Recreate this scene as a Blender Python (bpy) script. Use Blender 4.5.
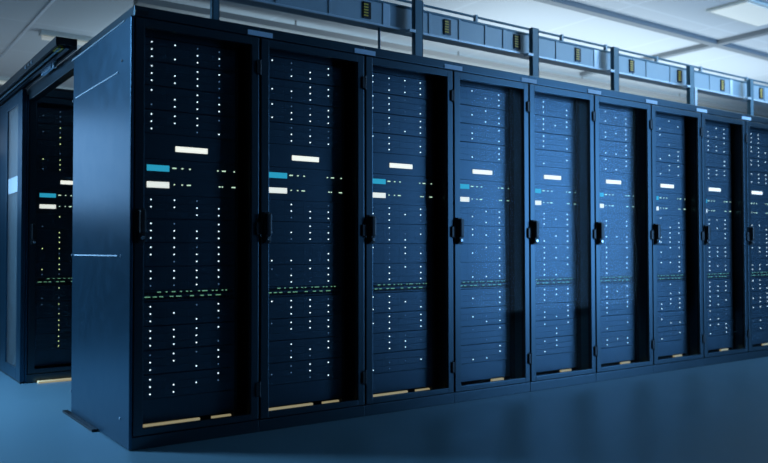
import bpy, bmesh, math, random
from mathutils import Vector, Matrix
random.seed(7)
for o in list(bpy.data.objects): bpy.data.objects.remove(o)
S = bpy.context.scene
COL = S.collection
PI = math.pi

# ------------------------------------------------------------------ camera
cd = bpy.data.cameras.new('camera')
cam = bpy.data.objects.new('camera', cd); COL.objects.link(cam)
yaw, pit, rol = .6182, .0238, -.0017
fw = Vector((math.sin(yaw)*math.cos(pit), math.cos(yaw)*math.cos(pit), math.sin(pit)))
r = Vector((math.cos(yaw), -math.sin(yaw), 0)); u = r.cross(fw)
r2 = r*math.cos(rol)+u*math.sin(rol); u2 = -r*math.sin(rol)+u*math.cos(rol)
R = Matrix((r2, u2, -fw)).transposed()
cam.matrix_world = Matrix.Translation((-1.085, -3.38, .852)) @ R.to_4x4()
cd.sensor_width = 36; cd.lens = 790.5/768*36
cd.clip_start = .05; cd.clip_end = 60
cd.dof.use_dof = True; cd.dof.focus_distance = 4.3; cd.dof.aperture_fstop = 1.6
S.camera = cam

# ------------------------------------------------------------------ world, exposure, lights
S.view_settings.view_transform = 'Standard'
S.view_settings.look = 'None'
S.view_settings.exposure = 0
S.view_settings.gamma = 1
S.view_settings.use_curve_mapping = False
w = bpy.data.worlds.new('world'); S.world = w; w.use_nodes = True
w.node_tree.nodes['Background'].inputs[0].default_value = (.02, .06, .12, 1)
w.node_tree.nodes['Background'].inputs[1].default_value = .3

def area(name, loc, target, sx, sy, power, color, spread=PI):
    l = bpy.data.lights.new(name, 'AREA'); l.shape = 'RECTANGLE'; l.size = sx; l.size_y = sy
    l.energy = power; l.color = color; l.spread = spread
    o = bpy.data.objects.new(name, l); COL.objects.link(o); o.location = loc
    d = Vector(target)-Vector(loc)
    o.rotation_euler = d.to_track_quat('-Z', 'Y').to_euler()
    return o
area('added_blue_fill_front', (6.7, -3.6, 1.45), (6.7, 0, 1.45), 3.0, 2.7, 200, (.20, .50, 1))  # added unseen panel; its reflection gives the cabinet fronts their blue sheen
area('added_fill_front_aisle', (6.2, -1.0, 2.93), (6.2, -.5, 2.2), 5.4, .35, 42, (.58, .82, 1))  # unseen lamp added to brighten the front of the trunking
area('blue_light_left_end', (-1.0, 3.7, 1.62), (0, .7, 1.25), .8, .8, 6, (.30, .56, .90))
area('ceiling_light_left_aisle', (-2.7, 2.6, 2.9), (-.7, 1.3, 0), .8, 1.2, 235, (.27, .56, .92), 1.5)
area('added_fill_front_floor', (2.6, -2.0, 2.93), (2.6, -1.6, 0), 6.5, .6, 4, (.13, .62, 1), 1.9)  # unseen lamp added to lift the floor before the row
area('added_uplight_rear', (6.2, 2.0, 2.0), (6.2, 2.0, 3.0), 5.4, 1.6, 72, (.72, .88, 1))  # added uplight hidden behind the near row, brightens the ceiling
area('added_uplight_far', (5.6, 4.8, 2.0), (5.6, 4.8, 3.0), 7.5, 2.0, 165, (.56, .80, 1))  # added hidden uplight for the ceiling further back
area('added_uplight_left', (.2, 6.0, 2.05), (.2, 5.8, 3.0), 2.6, 3.0, 6, (.70, .84, 1))  # added hidden uplight for the ceiling at the left

# ------------------------------------------------------------------ materials
def mat(name, color, rough=.5, metal=0, emit=None, strength=0, noise=0, nscale=20, spec=.5):
    m = bpy.data.materials.new(name); m.use_nodes = True
    nt = m.node_tree; b = nt.nodes['Principled BSDF']
    b.inputs['Base Color'].default_value = (*color, 1)
    b.inputs['Roughness'].default_value = rough
    b.inputs['Metallic'].default_value = metal
    b.inputs['Specular IOR Level'].default_value = spec
    if emit:
        b.inputs['Emission Color'].default_value = (*emit, 1)
        b.inputs['Emission Strength'].default_value = strength
    if noise:
        tc = nt.nodes.new('ShaderNodeTexCoord')
        n = nt.nodes.new('ShaderNodeTexNoise'); n.inputs['Scale'].default_value = nscale
        n.inputs['Detail'].default_value = 4
        nt.links.new(tc.outputs['Object'], n.inputs['Vector'])
        mr = nt.nodes.new('ShaderNodeMapRange')
        mr.inputs[3].default_value = max(0, rough-noise); mr.inputs[4].default_value = min(1, rough+noise)
        nt.links.new(n.outputs['Fac'], mr.inputs[0]); nt.links.new(mr.outputs[0], b.inputs['Roughness'])
        mx = nt.nodes.new('ShaderNodeMix'); mx.data_type = 'RGBA'
        mx.inputs[6].default_value = (*[c*(1-noise) for c in color], 1)
        mx.inputs[7].default_value = (*[min(1, c*(1+noise)) for c in color], 1)
        nt.links.new(n.outputs['Fac'], mx.inputs[0]); nt.links.new(mx.outputs[2], b.inputs['Base Color'])
    return m
M_frame = mat('powder_coated_steel', (.060, .092, .112), .31, .95)
M_side = mat('side_panel_steel', (.036, .105, .165), .33, .9, noise=.04, nscale=12)
M_inner = mat('rack_inner_black', (.006, .007, .009), .6)
M_dark = mat('black_plastic', (.010, .012, .014), .35)
M_chassis = mat('server_chassis', (.055, .08, .10), .38, .95)
M_bay = mat('drive_bay_front', (.082, .113, .14), .38, .95)
M_plate = mat('light_grey_plate', (.62, .74, .86), .45)
M_white = mat('white_label', (.8, .8, .75), .5, emit=(1, .96, .82), strength=1.0)
M_whitedisp = mat('white_display', (.8, .8, .75), .5, emit=(1, .98, .86), strength=.85)
M_teal = mat('teal_display', (.02, .3, .4), .4, emit=(.03, .42, .62), strength=.75)
M_led = mat('led_white', (.8, .9, .9), .4, emit=(.78, .95, 1.0), strength=1.9)
M_led_dim = mat('led_dim', (.05, .08, .12), .4, emit=(.25, .5, .85), strength=.35)
M_led_warm = mat('led_yellow_green', (.8, .9, .5), .4, emit=(.85, 1.0, .42), strength=1.4)
M_act = mat('activity_light', (.5, .8, .6), .4, emit=(.75, 1.0, .7), strength=.9)
M_port = mat('port_light_green', (.2, .6, .4), .4, emit=(.42, .95, .50), strength=.38)
M_warm = mat('warm_glow_standin', (.6, .5, .3), .5, emit=(.62, .50, .27), strength=.45)  # warm light put in as emission; these strips are no lamps
M_galv = mat('galvanised_steel', (.40, .48, .52), .45, .2, noise=.08, nscale=9)
M_galvd = mat('painted_channel', (.11, .21, .26), .42, .1)
M_galvl = mat('bright_zinc', (.72, .80, .86), .3, .3)
M_yellow = mat('yellow_contacts', (.95, .60, .06), .4)
M_notice = mat('white_notice', (.55, .58, .6), .5)
M_chrome = mat('chrome', (.75, .8, .85), .2, .8)
M_tube = mat('fluorescent_tube', (.9, .9, .85), .4, emit=(1, .98, .85), strength=.8)
M_tubedim = mat('fluorescent_tube_dim', (.8, .8, .72), .4, emit=(1, .98, .85), strength=.16)
M_lamp = mat('lamp_housing', (.55, .58, .55), .5)
M_beam = mat('ceiling_beam_paint', (.20, .22, .235), .6)
M_tray = mat('beige_tray', (.32, .30, .27), .55)
M_wall = mat('wall_paint', (.015, .02, .025), .8, noise=.04, nscale=3)

def glass(name, tint, fac, rough=.05):
    m = bpy.data.materials.new(name); m.use_nodes = True; nt = m.node_tree; nt.nodes.clear()
    out = nt.nodes.new('ShaderNodeOutputMaterial'); mx = nt.nodes.new('ShaderNodeMixShader')
    t = nt.nodes.new('ShaderNodeBsdfTransparent'); t.inputs[0].default_value = (*tint, 1)
    g = nt.nodes.new('ShaderNodeBsdfGlossy'); g.inputs['Roughness'].default_value = rough
    fr = nt.nodes.new('ShaderNodeFresnel'); fr.inputs[0].default_value = fac
    nt.links.new(fr.outputs[0], mx.inputs[0]); nt.links.new(t.outputs[0], mx.inputs[1])
    nt.links.new(g.outputs[0], mx.inputs[2]); nt.links.new(mx.outputs[0], out.inputs[0])
    return m
M_glass = glass('door_glass', (.93, .96, .97), 1.07)
M_glass2 = glass('aisle_door_glass', (.45, .6, .66), 1.45, .35)

def floor_mat():
    m = mat('floor_vinyl', (.16, .27, .36), .36); nt = m.node_tree; b = nt.nodes['Principled BSDF']
    tc = nt.nodes.new('ShaderNodeTexCoord')
    n = nt.nodes.new('ShaderNodeTexNoise'); n.inputs['Scale'].default_value = 1.3; n.inputs['Detail'].default_value = 6
    nt.links.new(tc.outputs['Object'], n.inputs['Vector'])
    mx = nt.nodes.new('ShaderNodeMix'); mx.data_type = 'RGBA'
    mx.inputs[6].default_value = (.066, .125, .158, 1); mx.inputs[7].default_value = (.077, .143, .178, 1)
    nt.links.new(n.outputs['Fac'], mx.inputs[0]); nt.links.new(mx.outputs[2], b.inputs['Base Color'])
    mr = nt.nodes.new('ShaderNodeMapRange'); mr.inputs[3].default_value = .33; mr.inputs[4].default_value = .43
    nt.links.new(n.outputs['Fac'], mr.inputs[0]); nt.links.new(mr.outputs[0], b.inputs['Roughness'])
    return m
M_floor = floor_mat()
def ceil_mat():
    m = mat('ceiling_tiles', (.6, .62, .62), .8); nt = m.node_tree; b = nt.nodes['Principled BSDF']
    tc = nt.nodes.new('ShaderNodeTexCoord')
    mp = nt.nodes.new('ShaderNodeMapping'); mp.inputs['Location'].default_value = (.1, .24, 0)
    br = nt.nodes.new('ShaderNodeTexBrick'); br.offset = 0
    br.inputs['Color1'].default_value = (.57, .59, .60, 1); br.inputs['Color2'].default_value = (.54, .565, .58, 1)
    br.inputs['Mortar'].default_value = (.61, .635, .65, 1); br.inputs['Scale'].default_value = 1
    br.inputs['Mortar Size'].default_value = .018; br.inputs['Brick Width'].default_value = 1.2; br.inputs['Row Height'].default_value = 1.2
    nt.links.new(tc.outputs['Object'], mp.inputs[0]); nt.links.new(mp.outputs[0], br.inputs['Vector'])
    nt.links.new(br.outputs['Color'], b.inputs['Base Color'])
    return m
M_ceil = ceil_mat()

# ------------------------------------------------------------------ mesh helpers
class MB:
    def __init__(s): s.bm = bmesh.new(); s.mats = []
    def mi(s, m):
        if m not in s.mats: s.mats.append(m)
        return s.mats.index(m)
    def _add(s, t, m):
        i = s.mi(m)
        for f in t.faces: f.material_index = i
        me = bpy.data.meshes.new('tmp'); t.to_mesh(me); t.free(); s.bm.from_mesh(me); bpy.data.meshes.remove(me)
    def box(s, x0, x1, y0, y1, z0, z1, m, bev=0):
        t = bmesh.new(); bmesh.ops.create_cube(t, size=1)
        bmesh.ops.scale(t, vec=(x1-x0, y1-y0, z1-z0), verts=t.verts)
        bmesh.ops.translate(t, vec=((x0+x1)/2, (y0+y1)/2, (z0+z1)/2), verts=t.verts)
        if bev: bmesh.ops.bevel(t, geom=t.edges[:], offset=bev, segments=2, affect='EDGES', profile=.7)
        s._add(t, m); return s
    def cyl(s, p, q, rad, m, seg=12, rad2=None):
        p = Vector(p); q = Vector(q); d = q-p; t = bmesh.new()
        bmesh.ops.create_cone(t, cap_ends=True, segments=seg, radius1=rad, radius2=rad if rad2 is None else rad2, depth=d.length)
        bmesh.ops.transform(t, matrix=Matrix.Translation((p+q)/2) @ d.to_track_quat('Z', 'Y').to_matrix().to_4x4(), verts=t.verts)
        s._add(t, m); return s
    def build(s, name, parent=None, loc=None):
        me = bpy.data.meshes.new(name)
        for m in s.mats: me.materials.append(m)
        s.bm.to_mesh(me); s.bm.free()
        o = bpy.data.objects.new(name, me); COL.objects.link(o)
        if parent: o.parent = parent
        if loc: o.location = loc
        return o
def tag(o, label=None, cat=None, group=None, kind=None):
    if label: o['label'] = label
    if cat: o['category'] = cat
    if group: o['group'] = group
    if kind: o['kind'] = kind
    return o
def empty(name, loc):
    o = bpy.data.objects.new(name, None); COL.objects.link(o); o.location = loc; o.empty_display_size = .05
    return o
def copy_tree(o, parent=None):
    kids = list(o.children)
    c = o.copy(); COL.objects.link(c)
    if parent: c.parent = parent
    for k in kids: copy_tree(k, c)
    return c
ORD = ['first', 'second', 'third', 'fourth', 'fifth', 'sixth', 'seventh', 'eighth', 'ninth']

# ------------------------------------------------------------------ room
X0, X1, Y0, Y1, ZC = -4.5, 15.5, -6.0, 10.5, 3.0
def struct(name, *b, m):
    return tag(MB().box(*b, m).build(name), kind='structure')
struct('floor', X0, X1, Y0, Y1, -.1, 0, m=M_floor)
struct('ceiling', X0, X1, Y0, Y1, ZC, ZC+.1, m=M_ceil)
struct('wall_left', X0-.1, X0, Y0, Y1, 0, ZC, m=M_wall)
struct('wall_right', X1, X1+.1, Y0, Y1, 0, ZC, m=M_wall)
struct('wall_back', X0, X1, Y1, Y1+.1, 0, ZC, m=M_wall)
struct('wall_front', X0, X1, Y0-.1, Y0, 0, ZC, m=M_wall)

struct('trim_1', .49, .515, 2.2, 9.5, 2.992, 3.0, m=M_galvl)

# ------------------------------------------------------------------ cabinet prototype (0.6 wide, 1.0 deep, 1.912 high)
W, D, H = .6, .955, 1.912
def make_cabinet():
    root = empty('server_cabinet', (0, 0, 0))
    f = MB()
    for x0, x1 in ((.002, .031), (.560, .598)):           # corner posts behind the door
        for y0, y1 in ((.030, .09), (D-.06, D)):
            f.box(x0, x1, y0, y1, .055, H-.046, M_frame)
    f.box(.002, .010, .09, D-.06, .055, H-.046, M_inner)
    f.box(.590, .598, .09, D-.06, .055, H-.046, M_inner)
    f.box(.045, .560, D-.012, D, .055, H-.046, M_inner)   # rear sheet
    f.box(.010, .590, .03, D-.012, .055, .064, M_inner)
    f.build('frame', root)
    t = MB()
    t.box(.001, .599, 0, D, H-.046, H, M_frame, .003)
    t.build('roof_frame', root)
    p = MB(); p.box(.001, .599, .004, D-.01, 0, .055, M_frame, .002)
    p.build('plinth', root)
    rl = MB()
    for x0, x1 in ((.032, .0475), (.5125, .528)):
        for y0 in (.090, .74):
            rl.box(x0, x1, y0, y0+.035, .064, H-.046, M_inner)
    rl.build('mounting_rail', root)
    MB().box(.048, .512, .088, .10, 1.810, 1.866, M_bay, .001).build('top_filler', root)
    s = MB()                                              # glowing strips stand in for warm light showing through at the foot
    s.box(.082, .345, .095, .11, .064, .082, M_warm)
    s.build('warm_glow_standin', root)
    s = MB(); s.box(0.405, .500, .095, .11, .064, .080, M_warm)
    s.build('warm_glow_standin', root)
    d = MB()
    xl, xr, zb, zt, y0, y1 = .006, .594, .060, 1.861, 0, .026
    d.box(xl, .048, y0, y1, zb, zt, M_frame, .003)
    d.box(.556, xr, y0, y1, zb, zt, M_frame, .003)
    d.box(.048, .556, y0, y1, zb, .088, M_frame, .002)
    d.box(.048, .556, y0, y1, 1.824, zt, M_frame, .002)
    for a, b, e, g in ((.551, .556, .088, 1.824),):
        d.box(a, b, .006, .024, e, g, M_inner)
    door = d.build('door', root)
    MB().box(.048, .556, .010, .015, .088, 1.824, M_glass).build('glass_pane', door)
    h = MB()                                              # swing handle
    h.box(.015, .049, -.012, 0, .885, 1.035, M_dark, .005)
    h.box(.020, .048, -.034, -.010, .925, 1.028, M_dark, .008)
    h.box(.020, .048, -.022, -.010, .892, .925, M_dark, .004)
    h.cyl((.034, -.020, .908), (.034, -.030, .908), .008, M_chrome)
    h.build('handle', door)
    for z in (.20, .955, 1.72):
        hg = MB(); hg.box(.578, .597, -.010, .001, z-.030, z+.030, M_dark, .003)
        hg.cyl((.597, -.006, z-.036), (.597, -.006, z+.036), .006, M_dark)
        hg.build('hinge', door)
    return root
PLATE = MB().box(-.066, .064, -.004, -.0002, 1.868, 1.892, M_plate, .001)

cab0 = make_cabinet()
pl0 = PLATE.build('joining_plate')
cabs = [cab0]
for i in range(1, 9):
    c = copy_tree(cab0); c.location = (i*W, 0, 0); cabs.append(c)
NEAR = ['dark server cabinet at the near left corner, with the bare blue side panel',
        'second server cabinet from the left corner of the long row, nearly black glass door',
        'third server cabinet from the left corner, first one with a clearly blue front',
        'fourth server cabinet from the left corner, between two overhead support channels',
        'fifth server cabinet from the left corner, in the middle of the blue row',
        'sixth server cabinet from the left corner of the long row',
        'seventh server cabinet from the left corner of the long row',
        'eighth server cabinet, last whole one towards the right edge of the photo',
        'ninth server cabinet, cut off by the right edge of the photo']
for i, c in enumerate(cabs): tag(c, NEAR[i], 'server cabinet', 'server cabinets of the near row')
for i in range(8):
    q = pl0 if i == 0 else pl0.copy()
    if i: COL.objects.link(q)
    q.location = ((i+1)*W, 0, 0)
    tag(q, 'pale metal plate joining the %s and %s cabinet tops of the long row' % (ORD[i], ORD[i+1]), 'plate', 'plates joining the cabinet tops')
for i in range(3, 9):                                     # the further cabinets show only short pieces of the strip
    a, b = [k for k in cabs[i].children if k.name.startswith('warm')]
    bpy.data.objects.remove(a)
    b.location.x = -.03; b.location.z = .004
far = []
for j in range(2):
    c = copy_tree(cab0); c.location = (j*W+.0, 2.12, 0); far.append(c)
    tag(c, ['rear-row server cabinet seen in the gap at left, beside the glass door',
            'second rear-row server cabinet from the glass door, behind the near row'][j],
        'server cabinet', 'server cabinets of the rear row')

for c in far:
    for k in [k for k in c.children if k.name.startswith('warm')]: bpy.data.objects.remove(k)
# side panel of the corner cabinet
sp = MB(); sp.box(-.012, .002, .004, D, .005, 1.866, M_side, .003)
side = sp.build('side_panel', cab0); tag(side, 'blue-lit smooth metal side panel')
for z, a, b in ((1.650, .18, .90), (.830, .17, .905), (1.861, .09, .985)):
    MB().box(-.0155, -.011, a, b, z-.0028, z+.0028, M_galvl, .001).build('slot_rail', side)
for y, z in ((.955, 1.64), (.12, 1.69), (.955, .83), (.12, .83), (.955, .12), (.12, .12)):
    MB().cyl((-.011, y, z), (-.0165, y, z), .006, M_chrome).build('screw', side)
sp = MB(); sp.box(-.010, .002, .004, D, .005, 1.866, M_side, .003)
o = sp.build('side_panel', far[0])
MB().box(.003, .062, -.003, .002, 1.872, 1.893, M_dark, .001).build('shaded_half_plate', cab0)  # half joining plate, coloured dark for the weaker light at the corner

# ------------------------------------------------------------------ rack units
def make_server():
    root = empty('storage_server', (0, 0, 0))
    b = MB()
    h = .0528
    b.box(.0480, .0670, .088, .125, -h, h, M_bay)        # rack ears
    b.box(.4990, .5120, .088, .125, -h, h, M_bay)
    b.box(.0500, .5100, .094, .72, -h, h, M_chassis)
    b.build('chassis', root)
    g = MB()
    for k in range(4):
        for q in (-1, 0, 1):
            x = .0680+k*.1078; z = q*.0345
            g.box(x, x+.1074, .086, .096, z-.0168, z+.0168, M_bay)
            g.box(x+.052, x+.102, .0855, .087, z-.009, z+.009, M_bay)   # carrier face
    g.build('drive_bays', root)
    return root
def disc(m, r=.0031):
    b = MB(); b.cyl((0, 0, 0), (0, -.004, 0), r, m, 10, r*.7)
    return b.build('status_light')
def strip_panel(lo, hi):
    b = MB()
    b.box(.0480, .5120, .088, .108, lo, hi, M_bay)
    b.box(.0500, .5100, .105, .60, lo+.002, hi-.002, M_chassis)
    return b
server0 = make_server()
LED = {'w': disc(M_led), 'd': disc(M_led_dim, .003), 'y': disc(M_led_warm)}
def led_grid(seed, dens):
    rnd = random.Random(seed); out = []
    for k in range(4):
        for q in (1, 0, -1):
            v = rnd.random()
            out.append((k, q, 'w' if v < dens[k] else ('d' if v < dens[k]+.18 else None)))
    return out
# the corner cabinet, read light by light from the photograph (rows top to bottom, columns left to right)
FIRST = [['1100', '1011', '1111'.replace('1111', '1110')], ['1011', '1110', '1110'], ['1010', '0111', '0111'], ['1110', '1110', '1001'],
         ['1100', '1111', '0011'], ['1001', '1111', '1111'], ['1101', '1111', '0011'], ['1111', '1111', '0010'],
         ['1001', '1101', '1010'], ['1111', '1110', '1110'], ['0101', '1101', '1010'], ['1001', '1110', '1100']]
SZ = [1.754, 1.646, 1.538, 1.430, 1.048, .9415, .835, .7285, .571, .4635, .356, .2485]
def add_leds(root, rows=None, seed=0, dens=None, tint='w'):
    cells = []
    if rows:
        for qi, row in enumerate(rows):
            for k in range(4): cells.append((k, 1-qi, 'w' if row[k] == '1' else ('d' if random.random() < .4 else None)))
    else: cells = led_grid(seed, dens)
    for k, q, s in cells:
        if not s: continue
        c = (LED['y'] if (tint == 'y' and s == 'w') else LED[s]).copy(); COL.objects.link(c)
        c.parent = root; c.location = (.107+k*.1075, .0862, q*.0325)
def make_label_unit():
    root = empty('console_unit', (0, 0, 0)); strip_panel(-.050, .062).build('front_panel', root)
    MB().box(.219, .373, .0835, .089, -.013, .012, M_white, .002).build('label_plate', root)
    return root
def make_display_unit(kind):
    root = empty('network_appliance', (0, 0, 0)); (strip_panel(-.040, .040) if kind == 0 else strip_panel(-.046, .034)).build('front_panel', root)
    MB().box(.088, .190, .0835, .089, -.0135, .0135, M_teal if kind == 0 else M_whitedisp, .0015).build('display', root)
    xs = ((.215, .235), (.258, .268), (.294, .304), (.432, .440), (.456, .476), (.515, .523)) if kind == 0 else \
         ((.222, .229), (.258, .266), (.284, .304), (.440, .450), (.455, .463), (.505, .525))
    for a, b in xs:
        z = .004
        MB().box(a-.010, b-.012, .0845, .089, z-.003, z+.002, M_act, .0008).build('activity_light', root)
    return root
def make_switch():
    root = empty('network_switch', (0, 0, 0)); strip_panel(-.0235, .0235).build('front_panel', root)
    p = MB()
    for k in range(24):
        x = .083+k*.0176
        for z in (.011, -.011): p.box(x, x+.0135, .0855, .089, z-.007, z+.005, M_dark)
    p.build('ports', root)
    rnd = random.Random(5)
    for z, dn in ((.0165, .42), (-.0045, .34)):
        b = MB(); k = 0
        while k < 44:
            if rnd.random() < dn:
                n = rnd.choice((1, 2, 3)); x = .080+k*.0096
                b.box(x, min(x+n*.0085, .506), .0845, .0858, z-.0017, z+.0017, M_port); k += n
            k += 1
        b.build('port_lights', root)
    return root
def make_blank():
    root = strip_panel(-.050, .0525).build('plain_rack_unit'); return root
proto = {'label': make_label_unit(), 'd0': make_display_unit(0), 'd1': make_display_unit(1), 'sw': make_switch(), 'bl': make_blank()}
used = set()
def place(key, base, x, y, z):
    if key not in used: used.add(key); c = base
    else: c = copy_tree(base)
    c.location = (x, y, z); return c
def where(i, row): return ('the %s cabinet from the left corner of the long row' % ORD[i]) if row == 0 else \
    (['the rear-row cabinet at the left edge of the photo', 'the second rear-row cabinet from the glass aisle door'][i])
dens_cab = [None, (.2, .62, .6, .72), (.3, .8, .35, .6), (.1, .35, .38, .85), (.12, .8, .35, .75), (.15, .6, .5, .7), (.6, .45, .62, .5), (.65, .8, .6, .75), (.6, .6, .7, .5)]
def fill(i, row, x, y):
    wh = where(i, row)
    ci = 'in cabinet ' + ORD[i] + ' from the near corner' if row == 0 else 'in the rear-row cabinet ' + ('by the glass door' if i == 0 else 'behind the near row')
    for k, z in enumerate(SZ):
        if (row, i, k) == (0, 0, 0): s = server0
        else:
            s = server0.copy(); COL.objects.link(s)
            for ch in server_parts: q = ch.copy(); COL.objects.link(q); q.parent = s
        s.location = (x, y, z)
        pos = 'topmost' if k == 0 else ('%s above white label' % ORD[k] if k < 4 else
               ('%s below the displays' % ORD[k-4] if k < 8 else '%s below green port lights' % ORD[k-8]))
        tag(s, 'dark server, %s, %s' % (pos, ci), 'server', 'storage servers with dotted lights')
        todo.append((s, i, row, k))
    for key, z, lab, cat, grp in (
        ('label', 1.314, 'dark unit with lit white label bar %s', 'rack unit', 'units with a white label bar'),
        ('d0', 1.222, 'unit with small teal display %s', 'network device', 'units with a teal display'),
        ('d1', 1.1475, 'unit with small white display %s', 'network device', 'units with a white display'),
        ('sw', .6505, 'slim switch with green port lights %s', 'network switch', 'network switches'),
        ('bl', .142, 'plain dark unit under the lowest server %s', 'rack unit', 'plain units at the foot of the racks')):
        tag(place(key, proto[key], x, y, z), lab % ci, cat, grp)
server_parts = list(server0.children); todo = []
for i in range(9): fill(i, 0, i*W, 0)
for i in range(2): fill(i, 1, i*W, 2.12)
for s, i, row, k in todo:
    if row == 0 and i == 0: add_leds(s, rows=FIRST[k])
    elif row == 0: add_leds(s, seed=100*i+k, dens=dens_cab[i] if k < 10 else tuple(.6*d for d in dens_cab[i]))
    else: add_leds(s, seed=900+50*i+k, dens=(.12, .62, .6, .6), tint='y')
for o in LED.values(): bpy.data.objects.remove(o)

# ------------------------------------------------------------------ overhead trunking above the near row
tr = empty('busbar_trunking', (0, .35, 2.155))
tag(tr, 'grey metal power trunking running above the long row of cabinets', 'trunking')
b = MB(); L0, L1 = -.0, 6.6
b.box(L0, L1, 0, .09, 0, .145, M_galv, .004)
b.box(L0, L1, -.016, .0, -.004, .008, M_galvl, .002)
b.box(L0, L1, -.008, .0, .136, .148, M_galvd, .002)
b.build('trunk_body', tr)
k = 0
for n in range(11):
    x = 1.447+(n-2)*.6
    if x < 0.1 or x > 6.5: continue
    o = MB(); o.box(x-.028, x+.028, -.009, .001, .026, .122, M_dark, .003)
    for j in range(5): o.box(x-.024, x+.006, -.0115, -.008, .038+j*.016, .046+j*.016, M_yellow, .001)
    o = o.build('tap_off_socket', tr); tag(o, 'black socket with yellow contacts')
for x, wd in ((.86, .02), (1.19, .02), (1.56, .05), (1.90, .02), (2.14, .02), (2.36, .02), (2.52, .03), (3.02, .02), (3.42, .05), (3.86, .02), (4.02, .02), (4.32, .02), (4.86, .02), (5.16, .04), (5.7, .03)):
    MB().box(x, x+wd, -.006, .001, .004, .138, M_galvl if wd > .03 else M_galv, .002).build('joint_cover', tr)
# rail above the trunking
rail = empty('cable_rail', (0, .455, 2.375)); tag(rail, 'thin metal rail running just above the power trunking', 'rail')
MB().cyl((.0, 0, 0), (6.6, 0, 0), .008, M_galvd, 10).build('rod', rail)
for x in (1.36, 1.93, 2.38, 3.2, 3.68, 4.3, 4.9, 5.6):
    MB().box(x-.010, x+.010, -.012, .012, -.085, .014, M_galv, .003).build('clip', rail)
# support channels standing on the cabinet roofs
for n, (x, wd, zt) in enumerate(((.473, .038, 2.36), (1.735, .062, 2.33), (2.712, .062, 2.32), (3.541, .060, 2.315), (4.466, .062, 2.305), (5.337, .055, 2.30))):
    p = empty('support_channel', (x, .27, H))
    tag(p, ['narrow dark vertical channel standing on the cabinet roof, leftmost under the trunking',
            'wide dark blue vertical channel above the third cabinet, second from the left',
            'vertical metal channel standing above the fifth cabinet, third from the left',
            'vertical metal channel with a bright right edge above the sixth cabinet',
            'vertical metal channel with bright double bars above the eighth cabinet',
            'vertical metal channel near the right edge of the photo, last in view'][n], 'support channel', 'support channels under the trunking')
    m = MB(); hz = zt-H
    m.box(0, wd, 0, .006, 0, hz, M_galvd, .001)
    m.box(0, .006, 0, .030, 0, hz, M_galvd, .001); m.box(wd-.006, wd, 0, .030, 0, hz, M_galvd, .001)
    m.build('channel', p)
    MB().box(-.01, wd+.01, -.012, .045, 0, .006, M_galvd, .001).build('foot_plate', p)
    if n >= 3:
        MB().box(wd+.004, wd+.034, .03, .036, 0, .24, M_galvl, .001).build('bright_strut', p)
    if n >= 1:
        MB().box(-.045, .0, -.01, .03, .215, .232, M_galvl, .002).build('clamp', p)
    if n == 4:
        MB().box(wd+.055, wd+.085, .03, .036, 0, .24, M_galvl, .001).build('bright_strut', p)
rod = MB(); rod.cyl((0, 0, 0), (0, 0, .245), .008, M_galvd, 10); rod.cyl((0, 0, 0), (0, 0, .006), .02, M_galvd, 12)
rod = rod.build('threaded_rod', loc=(1.56, .385, H)); tag(rod, 'thin dark vertical rod holding the trunking above the third cabinet', 'rod')

# ------------------------------------------------------------------ aisle containment between the two rows (left side)
bm_ = MB(); bm_.box(0, .05, .958, 2.115, 1.83, 1.912, M_frame, .003)
tag(bm_.build('crossbeam'), 'dark horizontal beam joining the corner cabinet to the rear row at roof height', 'beam')
bt = MB(); bt.box(.05, 1.3, 2.125, 2.185, 1.9122, 1.93, M_inner, .003)
tag(bt.build('roof_strip'), 'black strip lying along the roof of the rear row cabinets', 'strip')
hd = empty('door_header', (0, 0, 1.93)); tag(hd, 'black sliding door header jutting out beside the corner cabinet roof', 'door header')
Ya, Yb = .93, 3.6
m = MB(); m.box(-.10, -.001, Ya, Yb, .028, .036, M_dark, .001)
m.box(-.108, -.096, Ya, Yb, -.012, .036, M_dark, .002); m.box(-.10, -.001, Ya, Ya+.01, -.002, .034, M_dark, .001)
m.box(-.014, -.001, Ya, Yb, -.0185, .03, M_frame, .002)
m.build('housing', hd)
MB().box(-.055, -.035, Ya+.02, Yb, -.016, .006, M_side, .002).build('track', hd)
MB().box(-.078, -.070, Ya+.05, Yb, -.014, -.006, M_galv, .001).build('guide_rail', hd)
MB().box(-.034, -.014, 1.38, 1.62, -.035, .0, M_plate, .003).build('drive_box', hd)
MB().box(-.036, -.018, 1.30, 1.325, -.045, .012, M_galvl, .003).build('roller_bracket', hd)
MB().box(-.085, -.055, 1.0, 1.1, -.006, .008, M_yellow, .002).build('brass_guide', hd)
for y in (1.50, 1.58, 1.66): MB().cyl((-.114, y, .012), (-.106, y, .012), .010, M_chrome, 12).build('bolt', hd)
# glass aisle door slid open against the rear row's side
dr = empty('aisle_door', (-.027, 2.12, 0)); tag(dr, 'blue-framed glass aisle door with a white notice, at the left edge of the photo', 'door')
m = MB(); y0, yw = 0.0, 1.05
m.box(-.014, .014, 0, .13, .012, 1.90, M_side, .004); m.box(-.014, .014, .50, 1.05, .012, 1.90, M_side, .004)
m.box(-.014, .014, .13, .50, .012, .085, M_side, .003); m.box(-.014, .014, .13, .50, 1.82, 1.90, M_side, .003)
m.build('frame', dr)
MB().box(-.004, .004, .13, .50, .085, 1.82, M_glass2).build('glass_pane', dr)
MB().box(-.0065, -.0045, .16, .48, 1.245, 1.350, M_notice).build('notice', dr)
MB().box(-.012, .012, 0.0, 1.05, 0, .012, M_dark).build('bottom_guide', dr)
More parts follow.
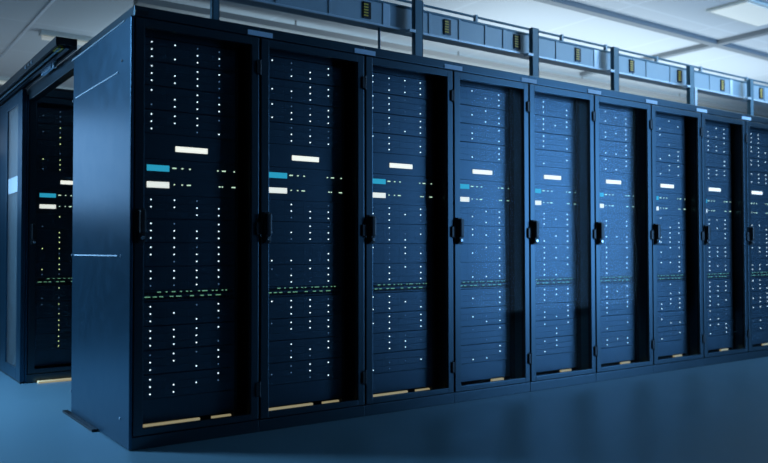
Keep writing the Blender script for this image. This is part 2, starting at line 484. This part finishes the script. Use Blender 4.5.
# black plate on the floor at the corner cabinet, brass threshold before the rear row
pl = MB(); pl.box(-.040, -.0125, .46, 1.02, 0, .012, M_dark, .002)
tag(pl.build('floor_guide_plate'), 'flat black plate on the floor at the foot of the blue side panel', 'floor plate')
th = MB(); th.box(.06, 1.15, 2.06, 2.11, 0, .012, M_warm, .002)  # warm light on the brass is put into its material as glow
tag(th.build('threshold_strip'), 'brass-coloured strip on the floor along the front of the rear row', 'strip')

# ------------------------------------------------------------------ ceiling things
def batten(x0, x1, y, lab):
    root = empty('strip_light', ((x0+x1)/2, y, ZC)); L = (x1-x0)/2
    MB().box(-L, L, -.05, .05, -.045, 0, M_lamp, .004).build('housing', root)
    t = MB(); t.cyl((-L+.02, 0, -.066), (L-.02, 0, -.066), .022, M_tubedim, 12); t.build('tube', root)
    tag(root, lab, 'ceiling light', 'fluorescent strip lights')
batten(.62, 1.9, 4.8, 'fluorescent strip light on the ceiling, just above the black door header')
batten(1.3, 2.6, 7.5, 'fluorescent strip light seen low between the beam and the rear row')
batten(-.9, .82, 7.3, 'fluorescent strip light at the left edge of the photo')
t = MB(); t.box(1.0, 15, 3.02, 3.14, 2.885, 2.94, M_tray, .004)
for x in (2.5, 4.5, 6.5, 8.5, 10.5): t.cyl((x, 3.08, 2.93), (x, 3.08, 3.0), .008, M_tray)
tag(t.build('cable_tray'), 'long grey-brown tray under the ceiling behind the power trunking', 'cable tray')
t = MB(); t.box(3.6, 14.5, 1.20, 1.28, 2.955, 3.0, M_beam, .004)
tag(t.build('ceiling_beam'), 'blurred dark bar on the ceiling running along the row at upper right', 'beam')
t = MB(); t.box(6.36, 6.44, -2.0, 1.20, 2.955, 3.0, M_beam, .004); t.box(6.36, 6.44, 1.28, 3.0, 2.955, 3.0, M_beam, .004)
tag(t.build('ceiling_beam'), 'blurred dark bar on the ceiling crossing the long one at upper right', 'beam')
for n, (x, y) in enumerate(((5.75, .47),)):
    root = empty('ceiling_panel_light', (x, y, ZC))
    MB().box(-.42, .42, -.2, .2, -.02, 0, M_lamp, .003).build('frame', root)
    MB().box(-.39, .39, -.17, .17, -.026, -.018, M_tubedim, .001).build('diffuser', root)
    tag(root, 'glowing ceiling panel light at the upper right corner', 'ceiling light')
